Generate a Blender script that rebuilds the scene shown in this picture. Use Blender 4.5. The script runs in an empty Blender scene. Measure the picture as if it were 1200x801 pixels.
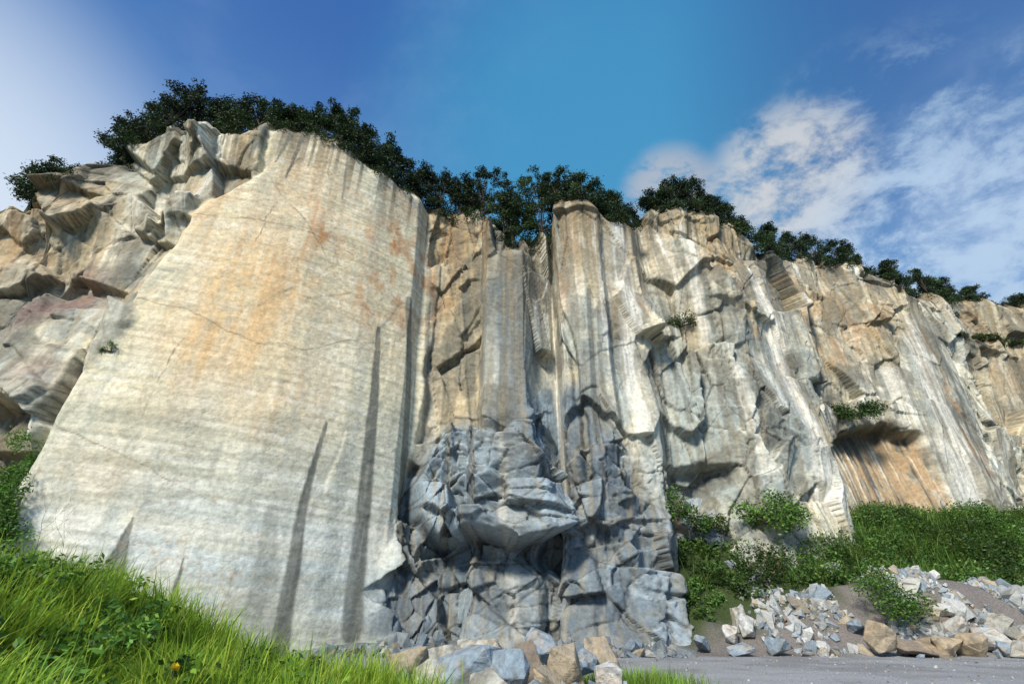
import bpy, math, bmesh
import numpy as np
from mathutils import Vector

rng = np.random.default_rng(11)
TH = math.radians(29.0); CT, ST = math.cos(TH), math.sin(TH); CH = 1.7
scene = bpy.context.scene

# ------------------------------------------------------------------ noise
def hsh(ix, iy, seed):
    a = (ix.astype(np.int64)*374761393 + iy.astype(np.int64)*668265263 + seed*1274126177) & 0xFFFFFFFF
    a = ((a ^ (a >> 13))*1274126177) & 0xFFFFFFFF
    a = ((a ^ (a >> 16))*2246822519) & 0xFFFFFFFF
    a = a ^ (a >> 15)
    return (a & 0xFFFFFF).astype(np.float32)/16777216.0
def vn(x, y, seed):
    ix = np.floor(x); iy = np.floor(y); fx = x-ix; fy = y-iy
    fx = fx*fx*(3-2*fx); fy = fy*fy*(3-2*fy)
    a = hsh(ix, iy, seed); b = hsh(ix+1, iy, seed); c = hsh(ix, iy+1, seed); d = hsh(ix+1, iy+1, seed)
    return (a*(1-fx)+b*fx)*(1-fy)+(c*(1-fx)+d*fx)*fy
def fbm(x, y, o, seed, g=0.5):
    t = 0; a = 1; n = 0
    for i in range(o):
        t = t + a*vn(x*2**i+17.3*i, y*2**i-9.1*i, seed+i*7); n += a; a *= g
    return t/n
def sst(x, a, b):
    t = np.clip((x-a)/(b-a), 0, 1); return t*t*(3-2*t)
def voro(x, y, seed, jit=0.95):
    ix = np.floor(x); iy = np.floor(y)
    F1 = np.full(x.shape, 9.0, np.float32); F2 = F1.copy()
    DX = np.zeros_like(F1); DY = np.zeros_like(F1); CX = np.zeros_like(F1); CY = np.zeros_like(F1)
    for i in (-1, 0, 1):
        for j in (-1, 0, 1):
            cx = ix+i; cy = iy+j
            ax = x-(cx+.5+jit*(hsh(cx, cy, seed)-.5)); ay = y-(cy+.5+jit*(hsh(cx, cy, seed+1)-.5))
            d = np.sqrt(ax*ax+ay*ay); u = d < F1
            F2 = np.where(u, F1, np.minimum(F2, d)); F1 = np.where(u, d, F1)
            DX = np.where(u, ax, DX); DY = np.where(u, ay, DY); CX = np.where(u, cx, CX); CY = np.where(u, cy, CY)
    return F2-F1, DX, DY, hsh(CX, CY, seed+2), hsh(CX, CY, seed+3), hsh(CX, CY, seed+4)
def facets(S, Z, sx, sz, seed, tilt=1.0, shear=0.0, warp=0.25):
    X = (S+shear*Z)/sx; Y = Z/sz
    w1 = fbm(X*1.3, Y*1.3, 4, seed+50)-.5; w2 = fbm(X*1.3+40, Y*1.3, 4, seed+60)-.5
    e, dx, dy, a, b, c = voro(X+warp*w1*2, Y+warp*w2*2, seed)
    return (a-.5)*1.2+tilt*((b-.5)*dx*2+(c-.5)*dy*2), e, a

# ------------------------------------------------------------------ cliff footprint (plan, metres)
PLAN = [(-3.2, 36), (-2.0, 35), (-1.355, 35), (-1.1, 36), (-.945, 35.2), (-.92, 34), (-.7, 35), (-.5, 37), (-.35, 39.6), (-.235, 42.6),
        (-.21, 44.5), (-.15, 45), (-.075, 45.2), (-.06, 43.6), (.03, 43.4), (.062, 45.8), (.094, 47.6), (.115, 44.6), (.17, 43.4), (.215, 44.2), (.225, 45.2), (.29, 46.5),
        (.315, 49.4), (.37, 49.4), (.43, 48.2), (.50, 48), (.60, 51), (.64, 53), (.675, 59), (.75, 61), (.82, 60.5), (.90, 62),
        (.93, 64), (.96, 68), (1.1, 73), (1.2, 74), (1.5, 82), (2.2, 92), (3.5, 100)]
PX = np.array([r*y for r, y in PLAN]); PY = np.array([y for r, y in PLAN])
L = np.concatenate([[0], np.cumsum(np.hypot(np.diff(PX), np.diff(PY)))])
fineS = np.linspace(0, L[-1], 9000)
fx = np.interp(fineS, L, PX); fy = np.interp(fineS, L, PY)
fr = np.maximum.accumulate(fx/fy+np.arange(9000)*1e-9)
def to_sz(u, v):
    """survey: bearing -> position (s along footprint, height z)"""
    dx = (u-600)/600; dy = (400.5-v)/600
    hy = CT-dy*ST; hz = ST+dy*CT
    s = np.interp(dx/hy, fr, fineS); y = np.interp(s, fineS, fy)
    return s, CH+hz/hy*y
def world(u, v, y):
    dx = (u-600)/600; dy = (400.5-v)/600
    hy = CT-dy*ST; hz = ST+dy*CT
    return dx/hy*y, y, CH+hz/hy*y
def P(*pts):
    return np.array([to_sz(float(a), float(b)) for a, b in pts])

sl = np.interp(-1.5, fr, fineS); sr = np.interp(1.35, fr, fineS)
cols = np.concatenate([np.linspace(0, sl, 160)[:-1], np.linspace(sl, sr, 1700), np.linspace(sr, L[-1], 160)[1:]])
ds = (sr-sl)/1699
NC = len(cols); NR = 480
TOP = [(0, 232), (20, 214), (90, 196), (110, 167), (150, 151), (200, 141), (260, 136), (330, 139), (370, 144), (410, 164), (450, 190), (500, 224), (560, 246),
       (610, 270), (640, 272), (650, 240), (700, 246), (735, 262), (760, 250), (820, 239), (870, 262), (900, 294), (950, 297), (1000, 310), (1040, 328), (1100, 345), (1150, 346), (1200, 354)]
tp = P(*TOP)
top = np.interp(cols, tp[:, 0], tp[:, 1])
top = top + (fbm(cols/2.2, cols*0, 4, 5)-.5)*1.8
bx = np.interp(cols, L, PX); by = np.interp(cols, L, PY)
gs = np.linspace(-20, L[-1]+20, 3000)
k = np.exp(-0.5*((np.arange(-60, 61)*(gs[1]-gs[0]))/3.0)**2); k /= k.sum()
smx = np.convolve(np.interp(gs, L, PX), k, 'same'); smy = np.convolve(np.interp(gs, L, PY), k, 'same')
tx = np.gradient(smx); ty = np.gradient(smy); ln = np.hypot(tx, ty)+1e-9
nx = np.interp(cols, gs, ty/ln); ny = np.interp(cols, gs, -tx/ln)
ddx = np.gradient(bx); ddy = np.gradient(by); dl = np.hypot(ddx, ddy)+1e-9
face = np.clip((nx*ddy/dl-ny*ddx/dl), 0, 1)
face = np.convolve(np.pad(face, 8, mode='edge'), np.ones(17)/17, 'valid')
facew = (sst(face, .45, .95)*.88+.12)[None, :].astype(np.float32)

tv = np.linspace(0, 1, NR)
Z = (-1.5+tv[:, None]*(top[None, :]+1.5)).astype(np.float32)
S = np.broadcast_to(cols[None, :], Z.shape).astype(np.float32)
dz = 48.0/NR

def blur(M, rad, passes=2):
    for ax, dd in ((0, dz), (1, ds)):
        n = max(1, int(rad/dd))
        for _ in range(passes):
            pad = [(0, 0), (0, 0)]; pad[ax] = (n+1, n)
            C_ = np.cumsum(np.pad(M, pad, mode='edge'), axis=ax, dtype=np.float64)
            M = (np.take(C_, range(2*n+1, C_.shape[ax]), ax)-np.take(C_, range(0, C_.shape[ax]-2*n-1), ax))/(2*n+1)
    return M.astype(np.float32)
WS = (fbm(S/3, Z/3, 4, 77)-.5); WZ = (fbm(S/3+50, Z/3, 4, 78)-.5)
def inpoly(pts, warp=1.5, soft=0.3):
    p = P(*pts); X = S+WS*warp*2; Y = Z+WZ*warp*2
    ins = np.zeros(S.shape, bool)
    for i in range(len(p)):
        x1, y1 = p[i]; x2, y2 = p[i-1]
        c = ((y1 > Y) != (y2 > Y)) & (X < (x2-x1)*(Y-y1)/((y2-y1) if abs(y2-y1) > 1e-6 else 1e-6)+x1)
        ins ^= c
    m = ins.astype(np.float32)
    return blur(m, soft) if soft > 0 else m
def blob(u, v, ru, rv, warp=3.0):
    s0, z0 = to_sz(u, v); a = abs(to_sz(u+ru, v)[0]-to_sz(u-ru, v)[0])/2; b = abs(to_sz(u, v-rv)[1]-to_sz(u, v+rv)[1])/2
    d = np.sqrt(((S+WS*warp*2-s0)/a)**2+((Z+WZ*warp*2-z0)/b)**2)
    return 1-sst(d, .1, 1.2)
def line(pts, w0, w1, warp=.5, soft=.5):
    p = P(*pts); X = S+WS*warp*2; Y = Z+WZ*warp*2
    out = np.zeros(S.shape, np.float32); n = len(p)-1
    for i in range(n):
        x1, y1 = p[i]; x2, y2 = p[i+1]; dx, dy = x2-x1, y2-y1; l2 = dx*dx+dy*dy+1e-9
        t = np.clip(((X-x1)*dx+(Y-y1)*dy)/l2, 0, 1)
        d = np.hypot(X-x1-t*dx, Y-y1-t*dy); w = w0+(w1-w0)*((i+t)/n)
        out = np.maximum(out, 1-sst(d/w, 1-soft, 1))
    return out

# ------------------------------------------------------------------ regions
slab = inpoly([(325, 120), (415, 120), (508, 215), (504, 400), (496, 500), (458, 620), (425, 800), (-60, 820), (-80, 660), (45, 525), (75, 480), (160, 380), (165, 310), (225, 240), (300, 190)], .5, .25)
left = inpoly([(-900, 60), (330, 60), (310, 190), (225, 240), (165, 320), (60, 510), (-20, 620), (-900, 800)], .8, .5)
lefthole = inpoly([(-200, 455), (25, 465), (50, 505), (28, 545), (-200, 560)], .8, .2)
pil = inpoly([(650, 200), (745, 220), (752, 440), (735, 520), (670, 430)], .6, .6)
pil1 = inpoly([(562, 300), (628, 300), (628, 480), (590, 500), (562, 470)], .4, .4)
rslab = inpoly([(1060, 350), (1110, 400), (1185, 620), (1110, 620), (1040, 450)], 1, 1.)
midbase = inpoly([(425, 800), (452, 650), (490, 540), (545, 500), (620, 500), (665, 530), (735, 510), (775, 620), (778, 800)], 1.0, .8)
block = inpoly([(486, 560), (520, 518), (575, 502), (618, 530), (644, 580), (642, 622), (600, 642), (560, 632), (520, 642), (480, 615)], .6, .2)
under = inpoly([(500, 640), (640, 640), (650, 670), (500, 675)], .8, .5)
rec1 = inpoly([(775, 535), (862, 545), (868, 568), (785, 588)], 1.2, .3)
rec2 = inpoly([(960, 525), (1000, 505), (1035, 500), (1080, 515), (1125, 635), (1000, 635)], 1.2, .3)

rough = 1-.97*slab
rough *= (1-.6*pil)*(1-.8*pil1)*(1-.8*rslab)*(1-.7*block)*(1-.5*midbase)*(1-.9*rec2)
rough = rough*(1+.45*left)
f1, e1, a1 = facets(S, Z, 6.5, 9, 100, 1.5, .15, .12)
f2, e2, a2 = facets(S, Z, 2.9, 4.6, 200, 1.2, -.25, .15)
f3, e3, a3 = facets(S, Z, 1.0, 1.3, 300, 1.0, .3, .2)
fv, ev, av = facets(S, Z, 3.6, 19, 400, 1.2, .03, .12)
f4, e4, a4 = facets(S, Z, 7.5, 4.2, 450, 1.2, .6, .15)
f5, e5, a5 = facets(S, Z, 1.5, 8.0, 470, 1.0, .05, .15)
big = fbm(S/16, Z/22, 3, 9)-.5
patch = sst(fbm(S/7, Z/9, 3, 31), .46, .60)*(1-.3*left)
D = rough*facew*(1.3*f1+(.15+.75*patch)*.64*f2+(.05+.6*patch)*.17*f3+.5*fv*(1-left)+.15*f5*(1-left)+.7*f4*(left+.4*patch))+big*2.0*(1-.6*slab)
D += slab*(.5*np.sin(Z/9.0)+.22*(fbm(S/5, Z/7, 4, 15)-.5)*2)
D += slab*.035*sst(fbm(S/11, Z/8, 2, 18)+.02*(fbm(S, Z, 3, 19)-.5), .50, .515)
D += -1.4*left-3.0*lefthole
g1, ge1, ga1 = facets(S, Z, 4.6, 4.2, 500, 1.9, .4, .1)
g2, ge2, ga2 = facets(S, Z, 1.9, 1.8, 520, 1.5, -.3, .1)
g3, ge3, ga3 = facets(S, Z, .85, .8, 525, 1.4, .4, .1)
D += midbase*((1-.75*block)*(1.15*g1+.5*g2)+.12*g3)
flare = np.clip(1-Z/11.0, 0, 1.3)
D += midbase*flare*2.8
bs0, bz0 = to_sz(565, 575)
bt, bte, bta = facets(S, Z, 4.6, 3.2, 540, 2.1, .5, .08)
D += block*(2.9+1.35*bt-.16*(Z-bz0)+.26*g2)
D += -1.6*under-1.8*rec1
rz0 = to_sz(1040, 615)[1]; rz1 = to_sz(1030, 500)[1]
rprof = np.clip((Z-rz0)/(rz1-rz0), 0, 1)
D += -rec2*(.4+2.1*rprof**1.6)
D += -.9*line([(640, 270), (668, 400), (690, 560)], .8, .5, .5, .6)
D += .5*rslab
crk = (1-sst(e2, .0, .04))*patch*rough+(1-sst(e1, 0, .010))*rough*.8+(1-sst(ev, 0, .02))*rough*.5+(1-sst(e5, 0, .04))*rough*.25*(1-left)+(1-sst(ge2, 0, .05))*midbase*.8+(1-sst(ge1, 0, .03))*midbase+(1-sst(bte, 0, .035))*block+(1-sst(e4, 0, .016))*left*.8
crk = crk*facew
D -= (.17+.16*midbase)*np.clip(crk, 0, 1)
rt = sst(top[None, :]-Z, 0, 2.0)
D -= (1-rt)*.9
fw2 = sst(facew, .16, .42)
D = blur(D, .8)*(1-fw2)+(.6*D+.4*blur(D, .1, 1))*fw2
D += slab*.022*(fbm(S/9, Z/.35+S*.22, 3, 16)-.5)*2
flut = vn(S/.7+WS*1.0, Z/9, 45)*.5+vn(S/.27+WS*1.5, Z/6, 48)*.3+fbm(S/1.2, Z/1.6, 4, 49)*.2
D += rec2*.8*(flut-.5)*sst(Z, rz0-2, rz0)
D += (fbm(S/.7, Z/.7, 4, 44, .6)-.5)*.11*(rough+.03)*facew
Xw = bx[None, :]+nx[None, :]*D; Yw = by[None, :]+ny[None, :]*D
Zw = Z+rough*.18*(fbm(S/2, Z/2, 3, 91)-.5)*sst(Z, 0, 4)*facew

# ------------------------------------------------------------------ rock albedo, with some shade painted in
def C(r, g, b): return np.array([r, g, b], np.float32)
col = np.zeros(S.shape+(3,), np.float32)+C(.58, .54, .405)
def mix(c, m, k=1.0):
    global col
    m = np.clip(m*k, 0, 1)[..., None]; col = col*(1-m)+c*m
n1 = fbm(S/8, Z/9, 5, 61); n2 = fbm(S/2.2, Z/5, 5, 62); n3 = fbm(S/.8, Z/12, 4, 63); n4 = fbm(S/.35, Z/6, 3, 64); n5 = fbm(S/.6, Z/.6, 4, 65)
hb = fbm(S/9, Z/.9+S*.2, 4, 165)
notslab = 1-slab
mix(C(.48, .375, .215), sst(n1, .46, .60)*notslab, .72)
mix(C(.33, .36, .32), sst(n2, .49, .62)*notslab, .75)
mix(C(.71, .68, .56), sst(fbm(S/2.0, Z/12, 4, 71), .50, .62)*notslab, .8)
mix(C(.29, .26, .185), sst(hb, .54, .65)*notslab, .5)
mix(C(.23, .245, .22), sst(fbm(S/4.5, Z/3.2, 5, 185, .6), .54, .62)*notslab, .55)
tone = 1+.42*(a2-.5)*patch+.36*(a1-.5)+.25*(av-.5)+.12*(a5-.5)+.38*(a4-.5)*left
col *= (1+(tone-1)*notslab)[..., None]
mix(C(.71, .64, .435), slab)
mix(C(.53, .59, .57), slab*sst(-Z, -21, -2), .92)
mix(C(.76, .715, .56), slab*sst(n2, .5, .62), .5)
mix(C(.56, .53, .38), slab*sst(fbm(S/14, Z/1.6+S*.1, 4, 66), .46, .62), .55)
stri = fbm(S/10, Z/.30+S*.35, 3, 67, .65)
stri2 = fbm(S/16, Z/.55-S*.16, 4, 167, .65)
mix(C(.37, .37, .285), slab*sst(stri, .55, .70), .48)
mix(C(.39, .385, .29), slab*sst(stri2, .55, .64), .42)
mix(C(.81, .785, .67), slab*sst(stri, .46, .30), .45)
vstr = sst(n3*.5+n4*.5, .40, .62)
mix(C(.42, .435, .36), slab*sst(n3, .52, .66), .36)
softm = .55+.45*vstr
for (u, v, a, b, k_) in [(275, 370, 125, 115, .75), (235, 410, 90, 60, .5), (310, 315, 90, 80, .55), (340, 470, 90, 70, .45), (370, 215, 80, 90, .5), (230, 250, 90, 60, .55), (110, 560, 90, 50, .25), (430, 330, 80, 100, .5), (470, 420, 40, 90, .4), (180, 480, 80, 50, .3)]:
    mix(C(.70, .45, .20), blob(u, v, a, b, 2)*slab*(.5+.5*sst(n5*.4+n2*.6, .36, .6))*softm, k_)
rustn = sst(fbm(S/1.3, Z/2.6, 5, 68), .42, .60)*(.5+.5*vstr)
for (u, v, a, b, k_) in [(462, 300, 50, 65, .95), (445, 350, 30, 36, 1), (490, 320, 32, 80, .95), (365, 270, 24, 50, .75), (250, 215, 50, 30, .7), (520, 330, 34, 90, .85), (385, 250, 45, 80, .55), (480, 230, 35, 35, .55), (340, 330, 60, 30, .35),
                         (850, 300, 45, 45, .7), (950, 380, 55, 55, .8), (1010, 370, 50, 45, .75), (560, 270, 60, 50, .8), (30, 270, 90, 80, .65), (100, 330, 60, 50, .45), (1112, 480, 12, 110, 1), (660, 330, 16, 80, .75), (740, 330, 12, 90, .65), (905, 420, 25, 60, .45), (1180, 420, 40, 60, .45), (850, 460, 30, 40, .3)]:
    mix(C(.46, .205, .07), blob(u, v, a, b)*rustn, k_)
ochre = C(.47, .35, .18)
for pts, k_ in [([(506, 235), (566, 250), (566, 490), (508, 520)], .8), ([(-200, 210), (120, 200), (160, 250), (70, 330), (-200, 350)], .55), ([(800, 240), (880, 262), (905, 330), (830, 320)], .6),
                ([(920, 320), (1060, 340), (1040, 430), (950, 430)], .65), ([(1120, 350), (1230, 350), (1230, 520), (1170, 480)], .45), ([(650, 230), (700, 240), (690, 330), (655, 330)], .55)]:
    mix(ochre, inpoly(pts, 2, 1.2)*(.5+.5*sst(n2, .4, .6)), k_)
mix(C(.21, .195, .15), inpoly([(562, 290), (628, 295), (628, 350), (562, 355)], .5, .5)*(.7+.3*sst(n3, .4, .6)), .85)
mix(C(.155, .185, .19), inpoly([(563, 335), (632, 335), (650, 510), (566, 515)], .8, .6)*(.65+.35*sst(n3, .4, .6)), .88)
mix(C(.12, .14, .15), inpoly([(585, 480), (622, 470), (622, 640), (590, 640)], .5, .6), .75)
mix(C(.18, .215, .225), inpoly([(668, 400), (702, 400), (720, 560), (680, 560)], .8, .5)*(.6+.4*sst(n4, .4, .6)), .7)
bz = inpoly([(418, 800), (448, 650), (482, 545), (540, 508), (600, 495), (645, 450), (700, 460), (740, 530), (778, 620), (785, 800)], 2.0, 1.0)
mix(C(.165, .215, .25), bz*(.75+.25*sst(n5, .4, .6)), .92)  # blue-grey lower centre: sky-tinted shade put into the rock colour
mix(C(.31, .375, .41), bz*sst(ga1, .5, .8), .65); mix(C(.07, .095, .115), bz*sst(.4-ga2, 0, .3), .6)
mix(C(.30, .37, .405), block*(.55+.45*sst(bta, .2, .7)), .8)
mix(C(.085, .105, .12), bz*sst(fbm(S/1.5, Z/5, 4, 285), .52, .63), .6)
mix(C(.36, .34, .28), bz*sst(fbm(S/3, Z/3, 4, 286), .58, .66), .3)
mix(C(.36, .41, .385), inpoly([(745, 400), (900, 420), (990, 620), (770, 620)], 2, 2)*sst(n1+.3*n2, .42, .75), .75)
mix(C(.13, .125, .10), sst(fbm(S/3.2, Z/5, 5, 85), .55, .63)*notslab*(1-bz), .62)
wh = C(.78, .75, .65)
for pts, w0, w1, k_ in [([(722, 262), (742, 480)], 1.0, 1.1, .85), ([(695, 255), (712, 400)], .5, .6, .75), ([(640, 330), (668, 660)], .7, 1.0, .8), ([(795, 270), (825, 400)], .9, .8, .75), ([(880, 300), (965, 590)], 1.3, 2.0, .85),
                        ([(1070, 400), (1140, 610)], 2.2, 3.2, .85), ([(1040, 440), (1060, 495)], 2, 2, .6), ([(770, 280), (800, 380)], .6, .6, .6), ([(585, 500), (600, 740)], .3, .5, .4), ([(1150, 480), (1190, 610)], 1.3, 1.3, .6), ([(930, 350), (985, 500)], .9, 1.2, .7), ([(850, 400), (900, 560)], .7, .9, .5)]:
    mix(wh, line(pts, w0, w1, .5, .7)*(.5+.5*sst(n4, .3, .55)), k_)
mix(C(.18, .165, .125), notslab*sst(n3, .56, .68)*(1-.5*bz), .62)
mix(C(.29, .25, .17), sst(n4, .57, .70)*(notslab*.85+.12), .5)
mix(C(.11, .10, .075), sst(fbm(S/.55, Z/40, 3, 73), .50, .64)*sst(Z-top[None, :], -9, -.5), .85)
mix(C(.33, .235, .125), sst(fbm(S/.5, Z/40, 3, 74), .48, .64)*sst(Z-top[None, :], -18, -1)*(1-.4*slab), .55)
wet = C(.12, .125, .105)
for pts, w0, w1, k_ in [([(379, 496), (352, 600), (328, 760)], .12, .75, .95), ([(444, 385), (432, 500), (410, 740)], .25, .9, .88), ([(481, 350), (476, 480), (462, 660)], .5, .8, .85), ([(158, 607), (140, 650), (112, 740)], .05, 1.2, .92),
                        ([(216, 655), (205, 700), (196, 760)], .05, .5, .9), ([(357, 150), (335, 205)], .35, .1, .85), ([(345, 148), (322, 185)], .3, .1, .8), ([(372, 150), (362, 190)], .25, .1, .8), ([(392, 158), (385, 200)], .25, .1, .6), ([(410, 165), (402, 230)], .2, .1, .6),
                        ([(820, 330), (835, 390)], .4, .3, .6), ([(318, 600), (300, 760)], .5, 1.4, .35), ([(545, 300), (552, 480)], .5, .6, .55), ([(1092, 400), (1150, 560)], .3, .4, .7), ([(640, 290), (655, 400)], .5, .5, .7), ([(505, 260), (500, 480)], .3, .4, .5), ([(690, 340), (700, 520)], .3, .4, .65), ([(765, 330), (800, 500)], .3, .4, .6),
                        ([(860, 330), (905, 520)], .25, .4, .55), ([(1010, 390), (1045, 490)], .3, .4, .5), ([(1130, 430), (1170, 590)], .2, .35, .5), ([(525, 400), (520, 505)], .3, .4, .5)]:
    mix(wet, line(pts, w0, w1, .12, .35)*(.8+.2*sst(n4, .35, .6)), k_)
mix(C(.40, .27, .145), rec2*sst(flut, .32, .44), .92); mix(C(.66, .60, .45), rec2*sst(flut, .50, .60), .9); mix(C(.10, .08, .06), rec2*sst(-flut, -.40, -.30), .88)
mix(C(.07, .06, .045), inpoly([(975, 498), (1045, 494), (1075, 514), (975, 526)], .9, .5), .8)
for pts in [[(165, 352), (230, 372), (300, 402), (360, 408), (430, 402), (498, 398)], [(300, 285), (318, 250), (322, 238)], [(290, 170), (350, 250), (400, 330), (440, 372)], [(60, 495), (160, 540), (260, 590)], [(225, 250), (330, 262), (420, 300)], [(172, 490), (185, 450), (215, 400)]]:
    m = line(pts, .08, .05, .6, .7); mix(C(.19, .14, .085), m*(.45+.55*sst(n2, .42, .55)), .75)
for sc_, sd_, kk in ((6, 87, .7), (4, 187, .5), (9, 287, .5)):
    veins = (1-sst(np.abs(fbm(S/sc_+.3*Z/6, Z/5-S/12, 4, sd_)-.5), 0, .005))*sst(n1, .4, .6)
    mix(C(.40, .24, .11), veins*slab, kk)
mix(C(.06, .055, .045), np.clip(crk, 0, 1), .75)
mix(C(.12, .10, .07), lefthole, .6); mix(C(.14, .15, .14), rec1, .5)  # shade inside the hole and under the overhang, painted into the colour
mix(C(.19, .12, .105), blob(85, 330, 45, 38, 2)+blob(60, 370, 50, 30, 2)+blob(60, 450, 30, 34, 2)*.8, .7)
col *= (.86+.28*n5)[..., None]
mix(C(.07, .075, .03), sst(Z-top[None, :]+(n5-.5)*1.5, -.7, .1), .8)
col = np.clip(col, .02, .80)

def build(me, co, q, smooth):
    me.vertices.add(len(co)); me.vertices.foreach_set('co', co.astype(np.float32).ravel())
    k_ = q.shape[1]; me.loops.add(q.size); me.loops.foreach_set('vertex_index', q.ravel().astype(np.int32))
    me.polygons.add(len(q)); me.polygons.foreach_set('loop_start', np.arange(0, q.size, k_, dtype=np.int32))
    try: me.polygons.foreach_set('loop_total', np.full(len(q), k_, np.int32))
    except Exception: pass
    me.polygons.foreach_set('use_smooth', np.full(len(q), smooth, bool))
    me.update(calc_edges=True)
def setcol(me, c):
    a = me.color_attributes.new('Col', 'FLOAT_COLOR', 'POINT')
    a.data.foreach_set('color', np.concatenate([c, np.ones((len(c), 1))], 1).astype(np.float32).ravel())
def grid_mesh(name, X, Y, Zz, colr=None, smooth=True):
    nr, nc = X.shape; me = bpy.data.meshes.new(name)
    co = np.stack([X, Y, Zz], -1).reshape(-1, 3).astype(np.float32)
    i = np.arange(nr-1)[:, None]*nc+np.arange(nc-1)[None, :]
    q = np.stack([i, i+1, i+nc+1, i+nc], -1).reshape(-1, 4).astype(np.int32)
    build(me, co, q, smooth)
    if colr is not None: setcol(me, colr.reshape(-1, 3))
    ob = bpy.data.objects.new(name, me); scene.collection.objects.link(ob); return ob

# ------------------------------------------------------------------ materials
def mat(name):
    m = bpy.data.materials.new(name); m.use_nodes = True; nt = m.node_tree
    return m, nt, nt.nodes['Principled BSDF']
def rock_mat(name, scale=1.0, bump=.6, rough_=.9, dist=.2, lo=.8, hi=1.2):
    m, nt, b = mat(name); N = nt.nodes.new; K = nt.links.new
    tc = N('ShaderNodeTexCoord'); at = N('ShaderNodeAttribute'); at.attribute_name = 'Col'
    no = N('ShaderNodeTexNoise'); no.inputs['Scale'].default_value = 2.6*scale; no.inputs['Detail'].default_value = 4; no.inputs['Roughness'].default_value = .75
    K(tc.outputs['Object'], no.inputs['Vector'])
    mr = N('ShaderNodeMapRange'); mr.inputs[1].default_value = .3; mr.inputs[2].default_value = .7; mr.inputs[3].default_value = lo; mr.inputs[4].default_value = hi
    K(no.outputs['Fac'], mr.inputs[0])
    mx = N('ShaderNodeVectorMath'); mx.operation = 'SCALE'; K(at.outputs['Color'], mx.inputs[0]); K(mr.outputs[0], mx.inputs['Scale'])
    K(mx.outputs[0], b.inputs['Base Color'])
    b.inputs['Roughness'].default_value = rough_; b.inputs['Specular IOR Level'].default_value = .25
    bp = N('ShaderNodeBump'); bp.inputs['Strength'].default_value = bump; bp.inputs['Distance'].default_value = dist/scale
    no2 = N('ShaderNodeTexNoise'); no2.inputs['Scale'].default_value = 1.3*scale; no2.inputs['Detail'].default_value = 5; no2.inputs['Roughness'].default_value = .65
    mp = N('ShaderNodeMapping'); mp.inputs['Scale'].default_value = (1, 1, 1.3); K(tc.outputs['Object'], mp.inputs[0]); K(mp.outputs[0], no2.inputs['Vector'])
    K(no2.outputs['Fac'], bp.inputs['Height']); K(bp.outputs[0], b.inputs['Normal']); return m
M_cliff = rock_mat('cliff_rock', 1.0, .6, .9, .17, .74, 1.34)
M_stone = rock_mat('quarry_stone', 2.2, .7, .9, .25, .7, 1.2)
def leaf_mat(name, tr=.35):
    m, nt, b = mat(name); N = nt.nodes.new; K = nt.links.new
    at = N('ShaderNodeAttribute'); at.attribute_name = 'Col'; K(at.outputs['Color'], b.inputs['Base Color'])
    b.inputs['Roughness'].default_value = .55; b.inputs['Specular IOR Level'].default_value = .3
    t = N('ShaderNodeBsdfTranslucent'); K(at.outputs['Color'], t.inputs[0]); mx = N('ShaderNodeMixShader'); mx.inputs[0].default_value = tr
    K(b.outputs[0], mx.inputs[1]); K(t.outputs[0], mx.inputs[2]); K(mx.outputs[0], nt.nodes['Material Output'].inputs[0]); return m
M_leaf = leaf_mat('foliage', .25); M_grass = leaf_mat('grass_blades', .4)
m, nt, b = mat('bark'); b.inputs['Roughness'].default_value = .9
nz_ = nt.nodes.new('ShaderNodeTexNoise'); nz_.inputs['Scale'].default_value = 8; rp = nt.nodes.new('ShaderNodeValToRGB'); rp.color_ramp.elements[0].color = (.03, .02, .015, 1); rp.color_ramp.elements[1].color = (.11, .085, .06, 1)
nt.links.new(nz_.outputs['Fac'], rp.inputs[0]); nt.links.new(rp.outputs[0], b.inputs['Base Color']); M_bark = m

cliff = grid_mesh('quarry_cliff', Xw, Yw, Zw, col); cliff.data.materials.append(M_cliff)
def on_cliff(u, v, out=.3):
    s, z = to_sz(u, v); c = int(np.clip(np.searchsorted(cols, s), 0, NC-1)); r = int(np.clip((z+1.5)/(top[c]+1.5)*(NR-1), 0, NR-1))
    return np.array([Xw[r, c]+nx[c]*out, Yw[r, c]+ny[c]*out, Zw[r, c]])

bd = np.array([0, 1.0, 3, 8, 20, 60, 160, 400.])
rad = np.hypot(bx, by)
ci = np.arange(0, NC, 4)
px_ = Xw[-1, ci][None, :]+bd[:, None]*(bx/rad)[ci][None, :]; py_ = Yw[-1, ci][None, :]+bd[:, None]*(by/rad)[ci][None, :]
pz_ = Zw[-1, ci][None, :]+.06*np.minimum(bd, 60)[:, None]+(fbm(px_/5, py_/5, 3, 3)-.5)*np.minimum(bd, 3)[:, None]*.5-.02
hill = grid_mesh('cliff_top_hill', px_, py_, pz_, np.zeros(px_.shape+(3,))+C(.05, .06, .025)); hill.data.materials.append(M_stone)

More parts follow.
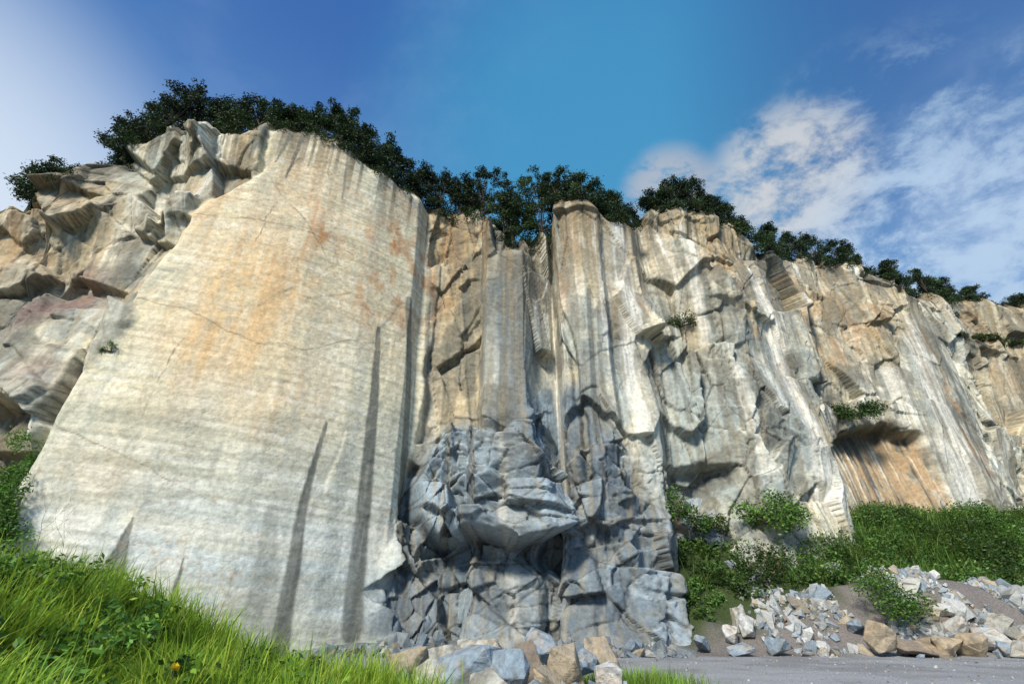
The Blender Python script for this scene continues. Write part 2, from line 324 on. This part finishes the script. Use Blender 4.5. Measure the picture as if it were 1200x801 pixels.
# ------------------------------------------------------------------ ground
CRX = [8, 16, 19, 24, 30.5, 36, 44, 60, 80]; CRH = [0, 0, 1.1, 3.3, 5.6, 4.6, 3.9, 2.0, 0]
BKX = [-60, -30, -15, -9, -6.5, -5.6, -3.9, -2, -.6, .5]; BKH = [3.4, 3.1, 2.7, 2.2, 1.75, 1.25, .80, .38, .06, 0]
TOEX = [10, 14, 40, 90]; TOEY = [41.5, 38.5, 41.5, 50]
def gh(x, y):
    x = np.asarray(x, float); y = np.asarray(y, float)
    h = np.interp(x, BKX, BKH)*(1-sst(y, 10.5, 17))*sst(y, -30, 1.5)
    toe = np.interp(x, TOEX, TOEY)
    h = h+11*sst(y, toe, toe+15)*sst(x, 10, 14)*(1-.5*sst(x, 70, 120))
    h = h+np.interp(x, CRX, CRH)*np.exp(-((y-42.8)/2.5)**2)*.8
    h = h+.8*sst(y, 37, 43)*(1-sst(x, 8, 16))
    h = h+(fbm(x/1.7, y/1.7, 4, 8)-.5)*(.08+.9*sst(x, 11, 17)*sst(y, 41, 46)+.25*(1-sst(x, -2, 0))*(1-sst(y, 14, 17)))
    h = h+(fbm(x/4.5, y/4.5, 3, 88)-.4)*2.2*sst(x, 13, 18)*sst(y, 45, 49)
    return h
def axis(a, b, lo, hi, n, m):
    l = a-np.geomspace(.6, a-lo, m)[::-1]; r = b+np.geomspace(.6, hi-b, m); return np.concatenate([l, np.linspace(a, b, n), r])
gx = axis(-30, 75, -1500, 1500, 520, 30); gy = axis(-4, 66, -600, 2500, 420, 30)
GX, GY = np.meshgrid(gx, gy); GZ = gh(GX, GY)
gc = np.zeros(GX.shape+(3,), np.float32)+C(.31, .315, .32)
def gm(c, m):
    global gc; m = np.clip(m, 0, 1)[..., None]; gc = gc*(1-m)+c*m
gn = fbm(GX/1.5, GY/3, 4, 21)
gm(C(.20, .20, .195), sst(gn, .42, .65)*.6)
gm(C(.38, .385, .39), sst(fbm(GX/4, GY/2.0, 4, 22), .48, .65)*.5)
gm(C(.045, .07, .02), (1-sst(GX, -1.2, -.2))*(1-sst(GY, 15, 18)))
gm(C(.17, .145, .125), sst(GY+gn*3, 38, 41)*.85)
gm(C(.16, .18, .19), sst(GY+gn*3, 37, 40)*(1-sst(GX, 8, 13))*.8)
gm(C(.045, .065, .02), sst(GX, 10, 13)*sst(GY+gn*3-np.interp(GX, CRX, CRH)*.5, 42, 44.5))
gm(C(.06, .08, .03), sst(np.abs(GX)+(GY < -10)*99, 110, 150))
ground = grid_mesh('gravel_ground', GX, GY, GZ, gc); ground.data.materials.append(rock_mat('gravel', 3.5, .5, .95, .2, .55, 1.35))

# ------------------------------------------------------------------ rocks
def hull(seed, n=16, flat=.75):
    r = np.random.default_rng(seed); bm = bmesh.new()
    p = r.normal(size=(n, 3)); p /= np.abs(p).max(1)[:, None]**.55*np.linalg.norm(p, axis=1)[:, None]**.45; p *= r.uniform(.75, 1.0, (n, 1)); p *= [1, r.uniform(.65, .95), flat]
    for q in p: bm.verts.new(q)
    o = bmesh.ops.convex_hull(bm, input=bm.verts)
    bmesh.ops.delete(bm, geom=[g for g in o['geom_interior'] if isinstance(g, bmesh.types.BMVert)], context='VERTS')
    bmesh.ops.triangulate(bm, faces=bm.faces); bm.verts.ensure_lookup_table(); bm.verts.index_update()
    v = np.array([q.co[:] for q in bm.verts]); f = np.array([[a.index for a in fc.verts] for fc in bm.faces]); bm.free(); return v, f
TEMPL = [hull(i, 9+i % 5, .55+.06*(i % 5)) for i in range(16)]
def rotm(a, b, c):
    ca, sa, cb, sb, cc, sc = np.cos(a), np.sin(a), np.cos(b), np.sin(b), np.cos(c), np.sin(c)
    return np.array([[ca, -sa, 0], [sa, ca, 0], [0, 0, 1]])@np.array([[cb, 0, sb], [0, 1, 0], [-sb, 0, cb]])@np.array([[1, 0, 0], [0, cc, -sc], [0, sc, cc]])
STC = [C(.46, .47, .44), C(.36, .40, .41), C(.28, .34, .38), C(.46, .39, .28), C(.60, .60, .56), C(.32, .28, .22)]
def scatter(name, pts, sizes, k_=1.0, pr=(.3, .22, .12, .12, .18, .06)):
    V = []; F = []; K_ = []; o = 0
    for i, (p, s) in enumerate(zip(pts, sizes)):
        v, f = TEMPL[rng.integers(len(TEMPL))]
        w = (v*rng.uniform(.7, 1.2, 3))@rotm(*rng.uniform(0, 6.28, 3)).T*s+p
        V.append(w); F.append(f+o); o += len(v)
        c = (STC[rng.choice(6, p=pr)])*rng.uniform(.75, 1.15)*k_; K_.append(np.tile(c, (len(v), 1)))
    me = bpy.data.meshes.new(name); build(me, np.concatenate(V), np.concatenate(F), False); setcol(me, np.concatenate(K_))
    ob = bpy.data.objects.new(name, me); scene.collection.objects.link(ob); me.materials.append(M_stone); return ob
n = 8500
x = rng.uniform(17, 64, n); y = 42.4+rng.normal(0, 1.9, n)
keep = (rng.uniform(0, 1, n) < np.interp(x, CRX, np.array(CRH)/4.0)+.03) & (fbm(x/2.5, y/2.5, 3, 404) > .36+.10*(1-sst(x, 24, 32)))
x, y = x[keep], y[keep]; sz = np.clip(rng.lognormal(-1.5, .62, len(x)), .08, 1.0)
scatter('rubble_pile', np.stack([x, y, gh(x, y)+sz*.25], 1), sz, .88, (.30, .22, .14, .08, .20, .06))
x = rng.uniform(-13, 11, 600); y = rng.uniform(37.5, 41.5, 600)-.1*np.abs(x); sz = np.clip(rng.lognormal(-1.5, .65, 600), .06, .95)
scatter('cliff_foot_scree', np.stack([x, y, gh(x, y)+sz*.1], 1), sz, .62, (.1, .35, .4, .05, .05, .05))
x = rng.uniform(13, 26, 300); y = rng.uniform(47, 51, 300); sz = np.clip(rng.lognormal(-.4, .5, 300), .25, 1.4)
ok = (x/y < .40) & (x/y > .28); x, y, sz = x[ok], y[ok]+1., sz[ok]
scatter('ledge_rocks', np.stack([x, y, gh(x, y)+sz*.9], 1), sz, .95)
x = rng.uniform(-3, 40, 3500); y = rng.uniform(12, 42, 3500); sz = np.clip(rng.lognormal(-3.5, .5, 3500), .015, .12)
scatter('loose_gravel', np.stack([x, y, gh(x, y)+sz*.2], 1), sz, .75)
def boulder(pos, size, colr, seed, name='boulder'):
    v, f = hull(seed+900, 14, .85)
    bm = bmesh.new(); vs = [bm.verts.new(q) for q in v]
    for t in f: bm.faces.new([vs[i] for i in t])
    bmesh.ops.dissolve_limit(bm, angle_limit=.40, verts=bm.verts, edges=bm.edges)
    bmesh.ops.bevel(bm, geom=bm.edges[:], offset=.03, segments=1, affect='EDGES', clamp_overlap=True)
    bmesh.ops.triangulate(bm, faces=bm.faces)
    for _ in range(4): bmesh.ops.subdivide_edges(bm, edges=[e for e in bm.edges if e.calc_length() > .10], cuts=1)
    bmesh.ops.triangulate(bm, faces=bm.faces)
    bm.normal_update()
    P0 = np.array([q.co[:] for q in bm.verts])
    dn = fbm(P0[:, 0]*2.6+seed, P0[:, 1]*2.6+P0[:, 2]*2.9, 5, seed, .55)-.5
    for q, d_ in zip(bm.verts, dn): q.co += q.normal*float(d_)*.12
    me = bpy.data.meshes.new(name); bm.to_mesh(me); bm.free()
    cn = fbm(P0[:, 0]*1.5+3+seed, P0[:, 2]*2+P0[:, 1]*1.7, 5, seed+5, .65)[:, None]
    cc = colr[None]*(.5+.85*cn); st_ = sst(cn, .52, .62)*.5; cc = cc*(1-st_)+C(.40, .29, .16)[None]*st_
    dk_ = sst(fbm(P0[:, 0]*4+seed, P0[:, 1]*4+P0[:, 2]*3, 4, seed+9), .53, .66)[:, None]*.55; cc = cc*(1-dk_)+C(.12, .11, .09)[None]*dk_
    setcol(me, cc); me.materials.append(M_stone)
    ob = bpy.data.objects.new(name, me); scene.collection.objects.link(ob); ob.location = pos; ob.scale = size
    r = np.random.default_rng(seed); ob.rotation_euler = (r.uniform(-.3, .3), r.uniform(-.3, .3), r.uniform(0, 6.28)); return ob
tan = C(.45, .375, .265); blu = C(.31, .39, .45); pale = C(.53, .52, .45); dk = C(.27, .22, .17); wh_ = C(.64, .64, .60)
FB = [(484, 777, 58, 46, tan, 15.0), (472, 800, 58, 40, dk, 14.5), (546, 781, 96, 66, blu, 14.6), (565, 757, 64, 36, pale, 16.6), (594, 786, 60, 58, blu, 14.0), (620, 782, 52, 62, dk, 15), (633, 757, 60, 34, blu, 17.2),
      (661, 777, 58, 56, tan, 15.4), (705, 765, 48, 46, tan, 17.5), (711, 793, 52, 28, wh_, 14.8), (515, 768, 48, 32, pale, 17.5), (600, 764, 48, 32, pale, 17.5), (505, 795, 62, 42, pale, 14.2), (640, 800, 52, 42, tan, 13.8), (575, 804, 62, 42, pale, 13.4), (684, 774, 34, 28, blu, 17)]
for i, (u, v, w, h, c_, yy) in enumerate(FB):
    p = world(u, v, yy); d = yy*CT+(p[2]-CH)*ST; sx = w/600*d/2*1.15; szz = h/600*d/2*1.35
    boulder((p[0], yy, p[2]-szz*.1), (sx, sx*.9, max(szz, .5)), c_, i+1)
xb = rng.uniform(-3.6, 2.6, 120); yb = rng.uniform(13.5, 17.0, 120); sb = rng.uniform(.2, .55, 120)
scatter('boulder_bed', np.stack([xb, yb, gh(xb, yb)+sb*.4], 1), sb, .8)
RB = [(858, 680, 22, 30, pale, 42), (868, 698, 28, 28, wh_, 41.5), (850, 717, 26, 20, wh_, 41), (820, 738, 28, 20, blu, 39.5), (866, 756, 34, 14, blu, 38.5), (911, 750, 34, 22, blu, 38.5), (1028, 746, 46, 32, tan, 37.5), (1070, 751, 54, 18, dk, 37.5), (1078, 732, 66, 20, dk, 38.5),
      (1106, 747, 38, 24, tan, 37.5), (1135, 745, 40, 28, tan, 37.5), (1150, 726, 54, 28, wh_, 38.8), (1182, 720, 44, 30, pale, 38.8), (1175, 748, 40, 18, blu, 37.5), (1205, 735, 44, 34, wh_, 38), (990, 690, 26, 18, blu, 40.5), (1195, 762, 44, 18, pale, 36), (1110, 710, 38, 22, wh_, 40), (1060, 668, 34, 16, pale, 41.8),
      (960, 745, 14, 10, pale, 38), (1210, 710, 44, 26, wh_, 39.5), (1090, 690, 30, 20, wh_, 40.8), (1160, 700, 34, 22, pale, 40.2)]
for i, (u, v, w, h, c_, yy) in enumerate(RB):
    p = world(u, v, yy); d = yy*CT+(p[2]-CH)*ST; sx = w/600*d/2*1.15; szz = h/600*d/2*1.35
    z_ = p[2]; gz = float(gh(p[0], yy))
    if z_-szz > gz or z_+szz*.4 < gz: z_ = gz+szz*.6
    boulder((p[0], yy, z_), (sx, sx*.9, max(szz, .35)), c_, i+60)

# ------------------------------------------------------------------ foliage
class Leaves:
    def __init__(s): s.c = []; s.t = []; s.w = []; s.k = []
    def clump(s, c, r, n, size, base, var=.35):
        d = rng.normal(size=(n, 3)); d /= np.linalg.norm(d, axis=1)[:, None]
        rr = rng.uniform(.25, 1, n)**.6*(1+.22*rng.normal(size=n)); p = np.asarray(c)+d*rr[:, None]*np.asarray(r)
        s.add(p, size, base, var)
    def add(s, p, size, base, var):
        n = len(p); a = rng.normal(size=(n, 3)); a[:, 2] *= .6; a /= np.linalg.norm(a, axis=1)[:, None]
        b_ = np.cross(a, rng.normal(size=(n, 3))); b_ /= np.linalg.norm(b_, axis=1)[:, None]+1e-9
        L_ = size*rng.uniform(.6, 1.4, n)[:, None]
        s.c.append(p); s.t.append(a*L_); s.w.append(b_*L_*.45)
        k_ = np.asarray(base)[None]*(1+var*rng.normal(size=(n, 1)))
        yl = rng.uniform(0, 1, (n, 1)) < .12; k_ = np.where(yl, k_*[1.7, 1.35, .9], k_)
        s.k.append(np.clip(k_, .008, .4))
    def make(s, name, parent=None):
        c = np.concatenate(s.c); t = np.concatenate(s.t); w = np.concatenate(s.w); k_ = np.concatenate(s.k); n = len(c)
        co = np.stack([c-t*.5, c+w*.5, c+t*.5, c-w*.5], 1).reshape(-1, 3)
        me = bpy.data.meshes.new(name); build(me, co, np.arange(4*n).reshape(n, 4), False); setcol(me, np.repeat(k_, 4, 0)); me.materials.append(M_leaf)
        ob = bpy.data.objects.new(name, me); scene.collection.objects.link(ob)
        if parent: ob.parent = parent
        return ob
class Sticks:
    def __init__(s): s.V = []; s.F = []; s.o = 0
    def seg(s, a, b, ra, rb):
        a = np.asarray(a, float); b = np.asarray(b, float); d = b-a; d /= np.linalg.norm(d)+1e-9
        x_ = np.cross(d, [.3, .5, .81]); x_ /= np.linalg.norm(x_)+1e-9; y_ = np.cross(d, x_); an = np.arange(5)*2*np.pi/5
        ring = np.cos(an)[:, None]*x_+np.sin(an)[:, None]*y_
        s.V += [a+ring*ra, b+ring*rb]; i = np.arange(5); j = (i+1) % 5
        s.F.append(np.stack([i, j, j+5, i+5], 1)+s.o); s.o += 10
    def branchy(s, a, d, l, r, depth):
        d = np.asarray(d, float); d /= np.linalg.norm(d); p = np.asarray(a, float); ends = []
        for i in range(3):
            q = p+d*l/3; s.seg(p, q, r*(1-.2*i), r*(.8-.2*i)); p = q; d = d+rng.normal(size=3)*.18; d /= np.linalg.norm(d)
            if depth > 0 and i > 0:
                for _ in range(2): ends += s.branchy(p, d+rng.normal(size=3)*.8+[0, 0, .2], l*.6, r*.5, depth-1)
        ends.append(p); return ends
    def make(s, name, m_=None):
        me = bpy.data.meshes.new(name); build(me, np.concatenate(s.V), np.concatenate(s.F), True); me.materials.append(m_ or M_bark)
        ob = bpy.data.objects.new(name, me); scene.collection.objects.link(ob); return ob
DG = (.024, .045, .015)  # dark green: backlit look of the cliff-top shrubs put into the leaf colour
SH = [(40, 205, 184), (70, 196, 184), (22, 214, 196), (125, 160, 138), (142, 152, 124), (165, 148, 110), (195, 143, 97), (218, 141, 104), (240, 140, 112), (265, 137, 116), (300, 137, 106), (325, 140, 118), (350, 142, 121), (380, 148, 114), (402, 156, 118), (422, 168, 132), (445, 182, 146), (470, 200, 165), (495, 220, 184),
      (515, 232, 190), (540, 240, 198), (565, 247, 196), (590, 262, 216), (612, 274, 222), (632, 276, 210), (655, 240, 210), (682, 241, 216), (708, 248, 220), (728, 258, 234), (745, 262, 240), (765, 250, 232), (790, 246, 216), (818, 239, 206), (840, 248, 222), (860, 260, 238), (878, 268, 255), (905, 295, 279), (920, 295, 280), (938, 297, 275), (962, 300, 269), (985, 306, 283), (1010, 314, 297), (1040, 325, 311), (1062, 335, 319), (1085, 340, 319), (1105, 344, 323), (1125, 345, 327), (1142, 345, 335), (1197, 353, 346)]
lv = Leaves(); stk = Sticks()
def lip(s0):
    c = int(np.searchsorted(cols, s0)); return c, np.array([Xw[-1, c]+nx[c]*.25, Yw[-1, c]+ny[c]*.25, Zw[-1, c]-.3]), np.array([-ny[c], nx[c], 0.])
for (u, v0, v1) in SH:
    s0, z0 = to_sz(u, v0); _, z1 = to_sz(u, v1); H = (z1-z0)*1.04+.6
    c, bp_, tg = lip(s0); tone_ = rng.uniform(.6, 1.6)
    nc_ = int(15+3.6*H); pk = rng.uniform(-.6, .6)
    for i in range(nc_):
        t = rng.uniform(0, 1); z_ = H*(t**.85); wdt = (.55+1.6*(1-t)**.6)*(.65+.16*H)
        e = bp_+tg*(rng.uniform(-1, 1)*wdt+pk*t)+np.array([-nx[c], -ny[c], 0])*rng.uniform(-.5, 1.3)+[0, 0, z_-.35]
        rr = rng.uniform(.45, .9)*(1.15-.45*t)
        lv.clump(e, (rr*1.15, rr*1.15, rr*.8), int(150*(rr/.6)**1.5)+20, .25, np.array(DG)*tone_*rng.uniform(.5, 1.8))
        if i % 3 == 0: stk.seg(bp_, e, .05, .015)
    for _ in range(int(2+H)):
        e = bp_+tg*rng.uniform(-1.5, 1.5)+np.array([-nx[c], -ny[c], 0])*rng.uniform(0, 1)+[0, 0, H*rng.uniform(.5, 1.06)]
        stk.seg(bp_+(e-bp_)*.3, e, .03, .008)
        for q in (.72, .86, 1.0): lv.clump(bp_+(e-bp_)*q, (.30, .30, .26), 26, .22, np.array(DG)*tone_*1.2)
    for _ in range(3):
        if rng.uniform() < .7:
            q = rng.uniform(-1.6, 1.6); lv.clump(bp_+tg*q+[nx[c]*.8, ny[c]*.8, -rng.uniform(.2, 1.3)], (.8, .5, .6), 120, .22, np.array(DG)*1.3)
for a_, b_, hh in ((112, 895, .8), (895, 1200, .5), (-60, 95, .3)):
    sa, sb_ = to_sz(a_, 200)[0], to_sz(b_, 200)[0]
    for s0 in np.arange(sa, sb_, .55):
        if fbm(np.array([s0/3.]), np.array([0.]), 2, 66)[0] < .30: continue
        c, bp_, tg = lip(s0+rng.uniform(-.3, .3)); rr = rng.uniform(.35, .75)*(.7+.4*hh)
        lv.clump(bp_+np.array([-nx[c], -ny[c], 0])*rng.uniform(-.3, .8)+[0, 0, rng.uniform(.0, 1.3)*hh], (rr, rr, rr*.8), 110, .24, np.array(DG)*rng.uniform(.5, 1.8))
lv.make('cliff_top_shrubs'); stk.make('cliff_top_branches')

def shrub(name, pos, R, n, size, base, sub=9):
    L_ = Leaves(); K_ = Sticks(); pos = np.asarray(pos, float)
    for i in range(sub):
        d = rng.normal(size=3); d[2] = abs(d[2])*.9; d /= np.linalg.norm(d); e = pos+d*np.array(R)*rng.uniform(.4, .9)
        K_.seg(pos, e, .05, .015); rr = np.array(R)*rng.uniform(.25, .45)
        L_.clump(e, rr, n//sub, size, np.array(base)*rng.uniform(.6, 1.5))
    o = bpy.data.objects.new(name, None); scene.collection.objects.link(o)
    a = L_.make(name+'_leaves'); a.parent = o; b2 = K_.make(name+'_stems'); b2.parent = o
shrub('cliff_shrub', on_cliff(795, 388, .4), (2.5, 1.2, 1.8), 1900, .22, (.05, .09, .03))
shrub('cliff_shrub', on_cliff(985, 494, 1.2), (4.2, 1.4, 2.1), 4000, .26, (.045, .09, .025), 14)
shrub('cliff_shrub', on_cliff(138, 416, .1), (.9, .4, .8), 420, .13, (.06, .11, .03), 6)
for u in range(1125, 1215, 12):
    shrub('cliff_shrub', on_cliff(u, 400+rng.uniform(-4, 6), .6), (2.0, 1, 1.1), 600, .28, (.045, .07, .02), 6)
shrub('leafy_bush', world(898, 612, 46.0), (3.8, 2, 3.0), 3400, .28, (.12, .24, .045), 16)
shrub('leafy_bush', world(795, 605, 46.5), (1.8, 1.2, 2.8), 1400, .26, (.07, .14, .03), 9)
shrub('leafy_bush', world(838, 618, 47.0), (2.4, 1.2, 1.6), 1400, .26, (.06, .12, .03), 9)
lv = Leaves()
for i in range(110):
    t = rng.uniform(); u = 26+rng.normal()*12-14*t*rng.uniform(0, 1.5); v = 515+t*115
    lv.clump(on_cliff(u, v, .9), (.75, .45, .75), 80, .22, np.array((.085, .19, .03))*rng.uniform(.5, 1.5))
for i in range(25): lv.clump(on_cliff(rng.uniform(0, 25), rng.uniform(590, 640), .9), (.9, .5, .7), 80, .22, np.array((.08, .18, .03))*rng.uniform(.5, 1.3))
lv.make('climbing_vine')
lv = Leaves()
n = 3100; x = rng.uniform(11, 80, n); y = rng.uniform(40, 68, n)
cy = np.interp(x/y, fr, fy); toe = np.interp(x, TOEX, TOEY); crh = np.interp(x, CRX, CRH)
ok = (y < cy-.3) & (y > toe+2.8+1.0*fbm(x/4, y/4, 2, 55)*2) & (x/y > .262)
ok &= ~((crh > .7) & (y < 44.4+.35*rng.normal(size=n)))
ok &= ~((x/y > .29) & (x/y < .39) & (y > 48.0))
for xx, yy in zip(x[ok], y[ok]):
    z = float(gh(xx, yy)); g = float(fbm(np.array([xx/4.]), np.array([yy/4.]), 2, 12)[0]); R = rng.uniform(.45, 1.1)*(.7+1.1*g)
    g2_ = float(fbm(np.array([xx/2.2]), np.array([yy/2.2]), 2, 13)[0])
    base = np.array((.07, .14, .03))*(.05+1.9*g2_)*rng.uniform(.6, 1.4)
    lv.clump((xx, yy, z+R*rng.uniform(.2, 1.2)), (R, R, R*.85), 125, .27, base)
for u, v, yy in [(1040, 690, 40.3), (1055, 705, 39.5), (1030, 680, 41.3), (1065, 715, 39), (1045, 712, 39.4), (1075, 705, 39.6), (1020, 672, 42), (1020, 690, 40)]:
    p = world(u, v, yy); lv.clump((p[0], yy, max(p[2], float(gh(p[0], yy))+.2)), (1.4, .9, .9), 420, .22, (.075, .16, .03))
lv.make('slope_undergrowth')

# ------------------------------------------------------------------ grass
def grass(name, x, y, ln_, wd, base, lean=.45):
    n = len(x); z = gh(x, y)-.03; an = rng.uniform(0, 6.28, n); d = np.stack([np.cos(an), np.sin(an), np.zeros(n)], 1)
    wv = np.stack([-np.sin(an+rng.normal(0, .6, n)), np.cos(an), np.zeros(n)], 1)*wd[:, None]
    ld = ln_*np.abs(rng.normal(lean, .25, n))
    V = []
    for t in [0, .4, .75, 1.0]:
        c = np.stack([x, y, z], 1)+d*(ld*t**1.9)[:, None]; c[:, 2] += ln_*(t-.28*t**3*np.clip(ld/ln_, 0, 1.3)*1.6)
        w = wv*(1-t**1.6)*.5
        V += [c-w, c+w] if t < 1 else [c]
    co = np.stack(V, 1).reshape(-1, 3); o = (np.arange(n)*7)[:, None]
    tris = np.array([[0, 1, 3], [0, 3, 2], [2, 3, 5], [2, 5, 4], [4, 5, 6]])
    F = (o[:, :, None]+tris[None]).reshape(-1, 3)
    k_ = np.asarray(base)[None]*(1+.28*rng.normal(size=(n, 1))); pt = fbm(x/1.2, y/1.2, 2, 33)[:, None]
    k_ = k_*(.4+1.2*pt)+np.array([.08, .035, 0])*(rng.uniform(0, 1, (n, 1)) < .2)
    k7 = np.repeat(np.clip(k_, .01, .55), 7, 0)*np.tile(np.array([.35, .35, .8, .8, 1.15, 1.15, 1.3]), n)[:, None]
    me = bpy.data.meshes.new(name); build(me, co, F, True); setcol(me, k7); me.materials.append(M_grass)
    ob = bpy.data.objects.new(name, me); scene.collection.objects.link(ob); return ob
n = 66000
y = rng.uniform(2.2, 13.5, n); x = -y*rng.uniform(.05, 1.15, n)-.2
keep = (x < -.7-.05*y+.3*rng.normal(size=n)); x, y = x[keep], y[keep]; n = len(x)
tuft = sst(fbm(x/.7, y/.7, 3, 303), .35, .65)
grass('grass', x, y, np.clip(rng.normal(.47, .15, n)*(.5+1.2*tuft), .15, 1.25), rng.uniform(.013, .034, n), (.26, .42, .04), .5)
x = np.concatenate([rng.normal(4.3, .7, 1800), rng.uniform(-6, -2, 5000), rng.normal(2.4, .5, 900)]); y = np.concatenate([rng.normal(18.5, 1.6, 1800), rng.uniform(12, 19, 5000), rng.normal(18, .7, 900)]); n = len(x)
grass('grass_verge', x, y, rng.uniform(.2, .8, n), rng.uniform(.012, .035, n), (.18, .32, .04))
x = rng.uniform(14, 60, 42000); y = rng.uniform(44.5, 58, 42000); ok = (x/y > .27) & (rng.uniform(0, 1, 42000) < sst(x/y, .3, .9)*.8+.2) & (fbm(x/3, y/3, 2, 14) > .42); x, y = x[ok], y[ok]; n = len(x)
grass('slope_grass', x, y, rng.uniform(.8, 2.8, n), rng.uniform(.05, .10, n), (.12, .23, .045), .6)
lv = Leaves()
for i in range(900):
    yy = rng.uniform(3.2, 11.5); r_ = rng.uniform(.15, 1.15); xx = -yy*r_-.5
    if rng.uniform() > .10+.9*sst(r_, .5, .9): continue
    z = float(gh(xx, yy)); R = rng.uniform(.12, .3)
    lv.clump((xx, yy, z+rng.uniform(.2, .65)), (R, R, R*.8), 42, .105, np.array((.10, .22, .035))*rng.uniform(.4, 1.4))
lv.make('leafy_weeds')
tw = Sticks()
for u, v, yy in [(15, 660, 8.0), (45, 675, 8.5), (80, 690, 9)]:
    p = world(u, v+30, yy); tw.branchy(p, [rng.uniform(-.1, .5), 0, 1], .8, .005, 2)
tw.make('dry_twigs')
fl = Leaves(); p = np.array(world(205, 782, 4.2))
for i in range(7):
    fl.c.append((p+rng.normal(0, .012, 3))[None]); a = rng.normal(size=3); a /= np.linalg.norm(a); fl.t.append(a[None]*.07); q = np.cross(a, [0, .3, 1]); fl.w.append(q[None]*.06); fl.k.append(np.array([[.8, .62, .05]]))
fl.make('yellow_wildflower')
ss = Sticks(); ss.seg((p[0], p[1], float(gh(p[0], p[1]))), p, .004, .003); ss.make('wildflower_stem', M_bark)

# ------------------------------------------------------------------ world
w = bpy.data.worlds.new('World'); scene.world = w; w.use_nodes = True; nt = w.node_tree; N = nt.nodes.new; K = nt.links.new
bg = nt.nodes['Background']; bg.inputs['Strength'].default_value = .1
sun_dir = Vector((-.36, -.76, .62)).normalized()
sky = N('ShaderNodeTexSky'); sky.sky_type = 'NISHITA'; sky.sun_disc = False
sky.sun_elevation = math.asin(sun_dir.z); sky.sun_rotation = math.atan2(sun_dir.x, sun_dir.y)
tc = N('ShaderNodeTexCoord'); vec = tc.outputs['Generated']
def dot(v):
    v = Vector(v).normalized(); d = N('ShaderNodeVectorMath'); d.operation = 'DOT_PRODUCT'; K(vec, d.inputs[0]); d.inputs[1].default_value = v; return d.outputs['Value']
def rng_(val, a, b, c=0., d=1.):
    m_ = N('ShaderNodeMapRange'); m_.interpolation_type = 'SMOOTHSTEP'; K(val, m_.inputs[0])
    for i, q in enumerate((a, b, c, d)): m_.inputs[i+1].default_value = q
    return m_.outputs[0]
def mixc(f, a, b):
    m_ = N('ShaderNodeMixRGB')
    if isinstance(f, float): m_.inputs[0].default_value = f
    else: K(f, m_.inputs[0])
    for i, q in ((1, a), (2, b)):
        if isinstance(q, tuple): m_.inputs[i].default_value = (*[t*10 for t in q], 1)
        else: K(q, m_.inputs[i])
    return m_.outputs[0]
def mul(a, b):
    m_ = N('ShaderNodeMath'); m_.operation = 'MULTIPLY'
    for i, q in ((0, a), (1, b)):
        if isinstance(q, float): m_.inputs[i].default_value = q
        else: K(q, m_.inputs[i])
    return m_.outputs[0]
def wdir(u, v):
    dx = (u-600)/600; dy = (400.5-v)/600; return (dx, CT-dy*ST, ST+dy*CT)
base = mixc(rng_(dot((0, 0, 1)), .42, .88), (.22, .46, .82), (.045, .155, .46))
base = mixc(mul(rng_(dot(wdir(700, 200)), .88, 1.0), .85), base, (.065, .35, .62))
base = mixc(mul(rng_(dot(wdir(1150, 60)), .90, 1.0), .55), base, (.035, .12, .34))
base = mixc(mul(rng_(dot(wdir(-330, 330)), .85, 1.0), 1.0), base, (.80, .89, 1.0))
skyc = mixc(.9, sky.outputs[0], base)
def noise(scale, det, sc, dist=0., off=(0, 0, 0), rgh=.6):
    mp = N('ShaderNodeMapping'); mp.inputs['Scale'].default_value = sc; mp.inputs['Rotation'].default_value = (0, .5, .3); mp.inputs['Location'].default_value = off; K(vec, mp.inputs[0])
    n_ = N('ShaderNodeTexNoise'); n_.inputs['Scale'].default_value = scale; n_.inputs['Detail'].default_value = det; n_.inputs['Roughness'].default_value = rgh; n_.inputs['Distortion'].default_value = dist; K(mp.outputs[0], n_.inputs['Vector']); return n_.outputs['Fac']
c1 = noise(9.0, 7, (1, 1.3, 1.9), .2, (0, 0, 0), .66); c2 = noise(3.4, 5, (1, 1, 1.5), .2, (3, 1, 2))
cl = mul(mul(rng_(c1, .46, .70), rng_(dot(wdir(1040, 240)), .962, .998)), .7)
skyc = mixc(cl, skyc, (.46, .64, .80))
skyc = mixc(mul(mul(rng_(c1, .34, .60), rng_(dot(wdir(925, 215)), .989, .998)), .85), skyc, (.66, .67, .68))
skyc = mixc(mul(mul(rng_(c1, .38, .58), rng_(dot(wdir(785, 228)), .995, .999)), .6), skyc, (.62, .58, .58))
skyc = mixc(mul(mul(rng_(c2, .42, .66), rng_(dot(wdir(1230, 180)), .98, .999)), .6), skyc, (.45, .58, .80))
skyc = mixc(mul(mul(rng_(c1, .36, .60), rng_(dot(wdir(1120, 310)), .965, .998)), .8), skyc, (.50, .65, .84))
skyc = mixc(mul(mul(rng_(c2, .45, .75), rng_(dot(wdir(300, 60)), .85, .98)), .12), skyc, (.45, .62, .85))
K(skyc, bg.inputs['Color'])

sd = bpy.data.lights.new('sun', 'SUN'); sd.energy = 4.8; sd.angle = math.radians(11); sd.color = (1, .94, .84)
so = bpy.data.objects.new('sun', sd); scene.collection.objects.link(so); so.rotation_euler = (-sun_dir).to_track_quat('-Z', 'Y').to_euler(); so.location = (0, -20, 60)

cd = bpy.data.cameras.new('camera'); cam = bpy.data.objects.new('camera', cd); scene.collection.objects.link(cam)
cd.sensor_width = 36; cd.lens = 18; cd.clip_end = 6000; cd.clip_start = .05
cam.location = (0, 0, CH); cam.rotation_euler = (math.radians(90)+TH, 0, 0); scene.camera = cam
scene.view_settings.view_transform = 'Standard'; scene.view_settings.look = 'None'; scene.view_settings.exposure = 0
